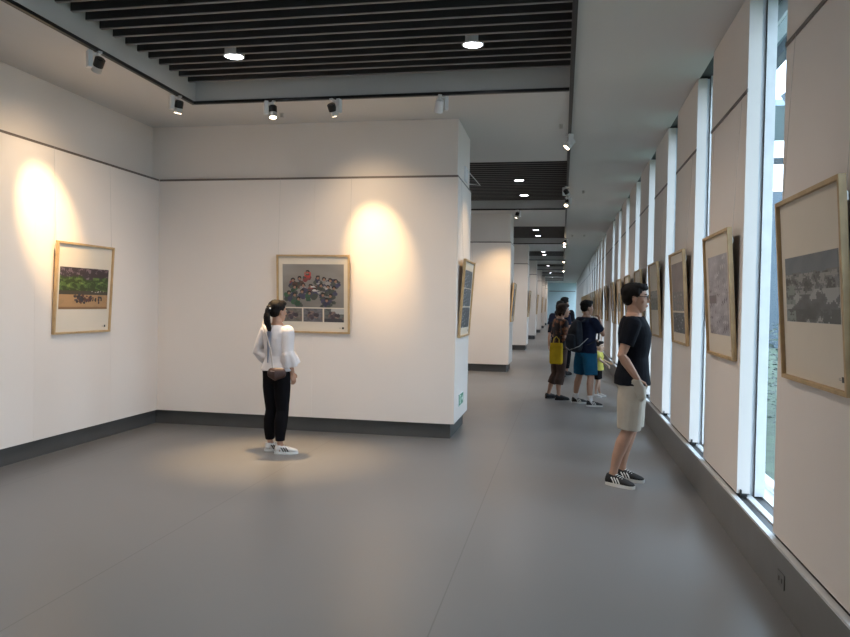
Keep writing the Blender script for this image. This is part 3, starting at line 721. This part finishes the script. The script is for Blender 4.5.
    def bottoms(s, name, m_, f1, off=.014, endr=.08, waist=1.02, fold=.005, front=0):
        m = MB(); s.torso(m, .82, waist, off); m.ell((0, -.008, .835), (.10*s.w + off, .078*s.w + off, .05))
        for sd in (1, -1): s.leg(m, sd, 0, f1, off, endr, cb='flat')
        m.xf(s.S()); return m.blob(name, m_, s.root, voxel=s.vox, sm=2, fold=fold)
    def shoe(s, sd, upper, sole, stripe=None, low=False):
        K, An, a = s.legs[sd]; q = s.S() @ Matrix.Translation((An.x, An.y, 0)) @ Matrix.Rotation(math.radians(a), 4, 'Z')
        m = MB(); top = .10 if not low else .075
        rr = [(-.062, .045, .030, .036), (-.05, .06, .040, .045), (-.01, .055, .040, .046), (.04, .055, .041, .042), (.09, .048, .046, .032), (.14, .04, .047, .024), (.175, .034, .040, .018), (.198, .030, .020, .010)]
        m.rings([[V3(b*math.cos(2*PI*j/20), y_, max(.018, c_ + h*math.sin(2*PI*j/20))) for j in range(20)] for y_, c_, b, h in rr])
        if not low: m.tube([(0, -.012, .06), (0, -.014, top)], [(.042, .05), (.038, .046)], n=18, ca='flat', cb='flat')
        m.xf(q); o = m.blob('shoe', upper, s.root, voxel=.005, sm=2)
        m = MB(); n = 26; outl = []
        for j in range(n):
            t_ = 2*PI*j/n; yy = .068 + .138*math.sin(t_); xx = (.046 + .006*math.sin(t_))*math.copysign(abs(math.cos(t_))**.7, math.cos(t_)); outl.append((xx, yy))
        m.rings([[V3(x_, y_, z_) for x_, y_ in outl] for z_ in (0, .012, .026)]); m.xf(q); so = m.build('sole', sole, o)
        if stripe:
            for side in (-1, 1):
                m = MB()
                for i in range(3):
                    y_ = .022 + i*.026
                    m.tube([(side*.0435, y_-.016, .075), (side*.0475, y_, .055), (side*.0495, y_+.012, .032)], [(.006, .005)]*3, n=6, ref=(1, 0, 0))
                m.xf(q); m.build('side_stripes', stripe, o)
        m = MB()
        for i in range(4): m.tube([(-.022, .035+i*.02, .098-i*.008), (.022, .035+i*.02, .098-i*.008)], [.0035, .0035], n=6)
        if not low: m.xf(q); m.build('laces', stripe or sole, o)

def cloth(name, col, var=.12, scale=9, rough=.85): return mat(name, col, rough, var=var, scale=scale, bump=.15, spec=.12)
BLKC = cloth('black_navy_cotton', (.0065, .008, .013)); KHA = cloth('pale_khaki_cotton', (.42, .38, .32), .08)
WHC = cloth('white_blouse_cotton', (.66, .64, .66), .06); NAVY = cloth('navy_cotton', (.010, .014, .032)); BLUE = cloth('teal_blue_shorts', (.012, .085, .16))
BRN = cloth('brown_trousers', (.075, .048, .040)); YEL = cloth('yellow_cotton', (.60, .55, .13)); BLKT = cloth('black_trousers', (.004, .004, .006))
SHB = mat('black_sneaker_mesh', (.012, .012, .014), .7, var=.2, scale=60); SHW = mat('white_rubber', (.75, .75, .73), .5); SHWU = mat('white_sneaker_leather', (.70, .68, .66), .5)

# man in black t-shirt, facing the panels
f = Figure('man with glasses in black t-shirt and pale khaki shorts, hand in pocket', .645, 6.76, -8, 1.81, w=1.07, head_yaw=4, vox=.0065,
    arms={1: (V3(.235, -.085, 1.14), V3(.192, .045, .945)), -1: (V3(-.235, -.06, 1.14), V3(-.185, .04, .95))},
    legs={1: (V3(.095, -.02, .49), V3(.115, -.14, .09), -24), -1: (V3(-.09, .0, .49), V3(-.125, -.08, .09), -16)})
f.body({1: ((-.20, .16, -.95), (-1, 0, 0), .2), -1: ((.20, .16, -.95), (1, 0, 0), .2)}); f.face(); f.hair('short')
f.top('t_shirt', BLKC, .88, off=.020, flare=.024, sl=.66, endr=.068, fold=.007)
sh = f.bottoms('shorts', KHA, .99, off=.026, endr=.102, waist=.94, fold=.008)
for sd in (1, -1): f.shoe(sd, SHB, SHW, SHW)
m = MB()
for sd in (-1, 1):
    n = 20; m.tube([(sd*.033+.026*math.cos(2*PI*i/n), .112, 1.640+.019*math.sin(2*PI*i/n)) for i in range(n+1)], [.0032]*(n+1), n=6, ref=(0.1,1,0))
    m.tube([(sd*.058, .110, 1.646), (sd*.076, .05, 1.648), (sd*.080, -.005, 1.645), (sd*.077, -.025, 1.628)], [.0032]*4, n=6, ref=(1,0,0.2))
m.tube([(-.008, .114, 1.645), (.008, .114, 1.645)], [.003, .003], n=6); m.xf(f.HM).xf(f.S()); m.build('glasses', BLK, f.root)
m = MB(); m.tube([(.192, .03, .925), (.180, .05, .87), (.165, .06, .78), (.155, .05, .74)], [(.028, .046), (.030, .056), (.030, .055), (.015, .03)], n=18); m.xf(f.S()); m.blob('pocket', KHA, f.root, voxel=.006, sm=2)

# woman in the white blouse
f = Figure('woman with black ponytail in white bell-sleeved blouse and black trousers, facing the group portrait', -2.95, 7.18, 70, 1.60, w=.96, head_yaw=-8, vox=.0065, sex='f', skin=SKIN,
    arms={1: (V3(.195, -.03, 1.15), V3(.185, .06, .93)), -1: (V3(-.27, -.02, 1.17), V3(-.15, .16, 1.06))},
    legs={1: (V3(.085, .01, .49), V3(.10, -.03, .09), -48), -1: (V3(-.08, .01, .49), V3(-.10, .02, .09), -42)})
f.body({1: ((.0, .25, -.95), (-1, .2, 0), .35), -1: ((.6, .75, -.2), (.3, -.2, -1), .4)}); f.face(); f.hair('ponytail')
bl = f.top('blouse', WHC, .955, off=.022, flare=.028, sl=.95, endr=.066, fold=.010, neck=1.47)
for sd, f1 in ((1, 1.42), (-1, 1.35)):
    m = MB(); E, Wr = f.arms[sd]; A = f.shoulder(sd)
    pts = [A.lerp(E, .80), A.lerp(E, .98), E.lerp(Wr, .28), E.lerp(Wr, .55)]
    n = 28; T = [(pts[1]-pts[0]).normalized(), (pts[2]-pts[0]).normalized(), (pts[3]-pts[1]).normalized(), (pts[3]-pts[2]).normalized()]; rg = []
    for p, t_, r in zip(pts, T, (.058, .074, .098, .112)):
        s1 = V3(0, 1, .2).cross(t_).normalized(); s2 = t_.cross(s1); rg.append([p + (s1*math.cos(2*PI*j/n)+s2*math.sin(2*PI*j/n))*r*(1 + (.09*math.sin(j*6*2*PI/n) if r > .07 else 0)) for j in range(n)])
    m.rings(rg); m.xf(f.S()); m.blob('bell_sleeve', WHC, f.root, voxel=.006, sm=1, fold=.004, fscale=20)
f.bottoms('trousers', BLKT, 1.86, off=.012, endr=.056, waist=1.0, fold=.006)
for sd in (1, -1): f.shoe(sd, SHWU, SHW, SHB)
m = MB(); m.tube([(-.03, -.135, 1.668), (0, -.148, 1.672), (.03, -.135, 1.668)], [.010, .014, .010], n=10); m.xf(f.HM).xf(f.S()); m.build('hair_clip', mat('pearl_clip', (.75,.72,.70), .3), f.root, smooth=True)
# blue-grey back opening of the blouse
m = MB(); m.tube([(.0, -.137, 1.40), (.0, -.142, 1.25), (.0, -.150, 1.05)], [(.034,.006), (.022,.006), (.006,.005)], n=12); m.xf(f.S()); m.build('back_opening', cloth('grey_blue_lining', (.22,.25,.33)), f.root, smooth=True)
bag = thing('shoulder_bag', 'small dark brown shoulder bag at the hip of the woman with the ponytail', 'bag', (-2.95, 7.18, 0), math.radians(70-90))
LE = mat('dark_brown_leather', (.055, .028, .024), .5, var=.15, scale=30)
m = MB(); m.tube([(.085, -.192, .865), (.145, -.180, .85), (.205, -.125, .865)], [(.028, .050), (.034, .068), (.028, .050)], n=20, ref=(0, 0, 1)); m.v = [(a*1.0, b, c) for a, b, c in m.v]
m.blob('pouch', LE, bag, voxel=.006, sm=3)
m = MB(); m.tube([(.12, -.190, .91), (.075, -.178, 1.10), (.0, -.165, 1.25), (-.09, -.135, 1.36), (-.125, -.02, 1.475), (-.11, .10, 1.38), (.02, .155, 1.18), (.16, .14, 1.02), (.195, .0, .93)], [(.009, .004)]*9, n=8); m.build('strap', mat('pale_strap', (.5,.47,.45), .6), bag, smooth=True)
m = MB(); m.box(.115, .165, -.222, -.214, .882, .886); m.build('zip', SILV, bag)

# boy with backpack
f = Figure('boy in navy t-shirt and teal-blue shorts wearing a dark backpack, hand raised', .40, 12.05, 38, 1.70, w=1.08, head_yaw=-8, vox=.009,
    arms={1: (V3(.23, .16, 1.19), V3(.11, .19, 1.40)), -1: (V3(-.27, .05, 1.15), V3(-.16, .23, 1.10))},
    legs={1: (V3(.14, .0, .49), V3(.20, -.05, .09), -34), -1: (V3(-.15, .0, .49), V3(-.22, -.02, .09), -30)})
f.body({1: ((-.3, -.05, .95), (-.5, -.9, 0), .7), -1: ((.7, .6, .0), (0, -.2, -1), .6)}); f.face(); f.hair('short')
f.top('t_shirt', NAVY, .88, off=.024, flare=.02, sl=.72, endr=.078, fold=.009)
f.bottoms('shorts', BLUE, .95, off=.03, endr=.108, waist=.97, fold=.010)
for sd in (1, -1):
    m = MB(); f.leg(m, sd, 1.78, 2.0, .008, None, ca='flat'); m.xf(f.S()); m.build('sock', cloth('white_sock', (.7,.68,.68)), f.root, smooth=True)
for sd in (1, -1): f.shoe(sd, SHB, SHW, SHW)
m = MB(); m.tube([(.055, .04, 1.475), (.11, .085, 1.43), (.12, .12, 1.36)], [(.025, .014)]*3, n=10); m.xf(f.S()); m.build('collar_trim', cloth('white_cotton_trim', (.6,.6,.62)), f.root, smooth=True)
bp = thing('backpack', 'dark grey backpack on the back of the boy in blue shorts', 'backpack', (.40, 12.05, 0), math.radians(38-90))
DG = cloth('charcoal_nylon', (.022, .026, .034)); LG = mat('pale_grey_webbing', (.26, .27, .28), .7)
m = MB(); m.tube([(0, -.215, .93), (0, -.235, 1.05), (0, -.23, 1.2), (0, -.20, 1.33)], [(.14, .07), (.16, .085), (.15, .08), (.10, .055)], n=20, power=2.6); m.blob('pack', DG, bp, voxel=.01, sm=3, fold=.006)
m = MB(); m.tube([(0, -.31, .95), (0, -.325, 1.05), (0, -.315, 1.13)], [(.10, .035), (.115, .04), (.10, .03)], n=18, power=2.6); m.blob('front_pocket', DG, bp, voxel=.01, sm=3)
m = MB(); m.tube([(-.15, -.28, .93), (0, -.345, .90), (.16, -.27, .97), (.21, -.14, 1.10)], [(.008, .004)]*4, n=8); m.build('piping', LG, bp)
for sd in (1, -1):
    m = MB(); m.tube([(sd*.10, -.19, 1.36), (sd*.115, -.07, 1.415), (sd*.12, .045, 1.385), (sd*.15, .135, 1.24), (sd*.20, .09, 1.08), (sd*.19, -.12, .99)], [(.022, .008)]*6, n=10); m.build('shoulder_strap', DG, bp, smooth=True)

# lady with the yellow bag
pat = bpy.data.materials.new('dark_floral_fabric'); pat.use_nodes = True; nt = pat.node_tree; b = nt.nodes['Principled BSDF']; b.inputs['Roughness'].default_value = .85
tc = nt.nodes.new('ShaderNodeTexCoord'); vo = nt.nodes.new('ShaderNodeTexNoise'); vo.inputs['Scale'].default_value = 14; cr = nt.nodes.new('ShaderNodeValToRGB')
nt.links.new(tc.outputs['Object'], vo.inputs['Vector']); nt.links.new(vo.outputs['Fac'], cr.inputs[0]); nt.links.new(cr.outputs[0], b.inputs['Base Color'])
e = cr.color_ramp.elements; e[0].position = .50; e[0].color = (.018, .012, .014, 1); e[1].position = .62; e[1].color = (.24, .09, .04, 1)
f = Figure('woman with brown bob in dark orange-patterned top and brown cropped trousers', -.02, 12.62, 25, 1.65, w=1.0, head_yaw=-6, vox=.009, sex='f',
    arms={1: (V3(.23, -.03, 1.15), V3(.17, .22, 1.14)), -1: (V3(-.23, -.02, 1.15), V3(-.14, .22, 1.14))},
    legs={1: (V3(.10, -.02, .49), V3(.12, -.06, .09), -5), -1: (V3(-.10, -.02, .49), V3(-.14, -.14, .09), 4)})
f.HM = Matrix.Translation((0, .05, -.01)) @ f.HM
f.body({1: ((-.5, .85, .05), (0, -.3, -1), .6), -1: ((.5, .85, .05), (0, -.3, -1), .6)}); f.face(); f.hair('bob', HAIRB)
f.top('blouse', pat, .92, off=.020, flare=.02, sl=.9, endr=.066, fold=.008)
f.bottoms('cropped_trousers', BRN, 1.52, off=.018, endr=.075, waist=.99, fold=.010)
for sd in (1, -1): f.shoe(sd, SHB, SHB, None, low=True)
tb = thing('tote_bag', 'yellow tote bag hanging from the forearm of the woman with the brown bob', 'bag', (-.08, 12.42, .62), math.radians(5))
m = MB(); m.rings([[V3(x_*w_, y_*d_, z_) for x_, y_ in [(math.copysign(abs(math.cos(a))**.6, math.cos(a)), math.copysign(abs(math.sin(a))**.8, math.sin(a))) for a in [2*PI*i/24 for i in range(24)]]] for z_, w_, d_ in ((0, .10, .035), (.02, .112, .045), (.15, .115, .055), (.30, .108, .04), (.36, .104, .02))])
m.blob('bag_body', cloth('mustard_yellow_canvas', (.60, .38, .02)), tb, voxel=.009, sm=2, fold=.006)
for sd in (-1, 1):
    m = MB(); m.tube([(-.05, sd*.012, .35), (-.045, sd*.02+.02, .42), (0, .05, .47), (.045, sd*.02+.02, .42), (.05, sd*.012, .35)], [(.008, .004)]*5, n=8); m.build('handle', cloth('yellow_handle', (.55, .42, .05)), tb, smooth=True)

# child
f = Figure('small child in yellow t-shirt and black shorts beside the boy with the backpack', .66, 13.2, -12, .97, w=1.12, head_yaw=-10, head=1.42, vox=.008, skin=SKINP,
    arms={1: (V3(.25, .10, 1.20), V3(.22, .32, 1.05)), -1: (V3(-.22, .10, 1.18), V3(-.20, .30, 1.10))},
    legs={1: (V3(.11, .02, .49), V3(.13, -.04, .09), -5), -1: (V3(-.11, .01, .49), V3(-.13, .05, .09), 5)})
f.HM = Matrix.Translation((0, 0, -.06)) @ f.HM
f.body({1: ((.0, .5, -.85), (-1, 0, 0), .5), -1: ((.1, .8, -.3), (1, 0, 0), .5)}); f.face(); f.hair('short')
f.top('t_shirt', YEL, .86, off=.03, flare=.03, sl=.7, endr=.088, fold=.012, neck=1.44)
f.bottoms('shorts', BLKT, .80, off=.03, endr=.11, waist=.95, fold=.010)
for sd in (1, -1): f.shoe(sd, SHWU, SHW, None)

# three visitors farther down the corridor
def far(label, x, y, face, H, topm, botm, style='short', w=1.0, sex='m'):
    f = Figure(label, x, y, face, H, w=w, vox=.012, sex=sex)
    f.body({1: ((0, .1, -1), (-1, 0, 0), .4), -1: ((0, .1, -1), (1, 0, 0), .4)}); f.hair(style)
    f.top('shirt', topm, .92, off=.02, flare=.02, sl=.75, endr=.07); f.bottoms('trousers', botm, 1.85, off=.014, endr=.062, waist=.99)
    for sd in (1, -1): f.shoe(sd, SHB, SHB, None, low=True)
far('tallest distant visitor with black hair, showing above the woman with the brown bob', .06, 17.2, 60, 1.81, BLKC, BLKT)
far('distant dark-haired visitor just left of the tallest one, behind the woman with the bob', -.04, 16.6, 80, 1.72, NAVY, BLKT, 'bob', sex='f')
far('shorter distant visitor in dark clothes, farthest left behind the woman with the bob', -.06, 15.8, 100, 1.50, BLKC, BRN)

bpy.data.scenes.remove(SCRATCH)
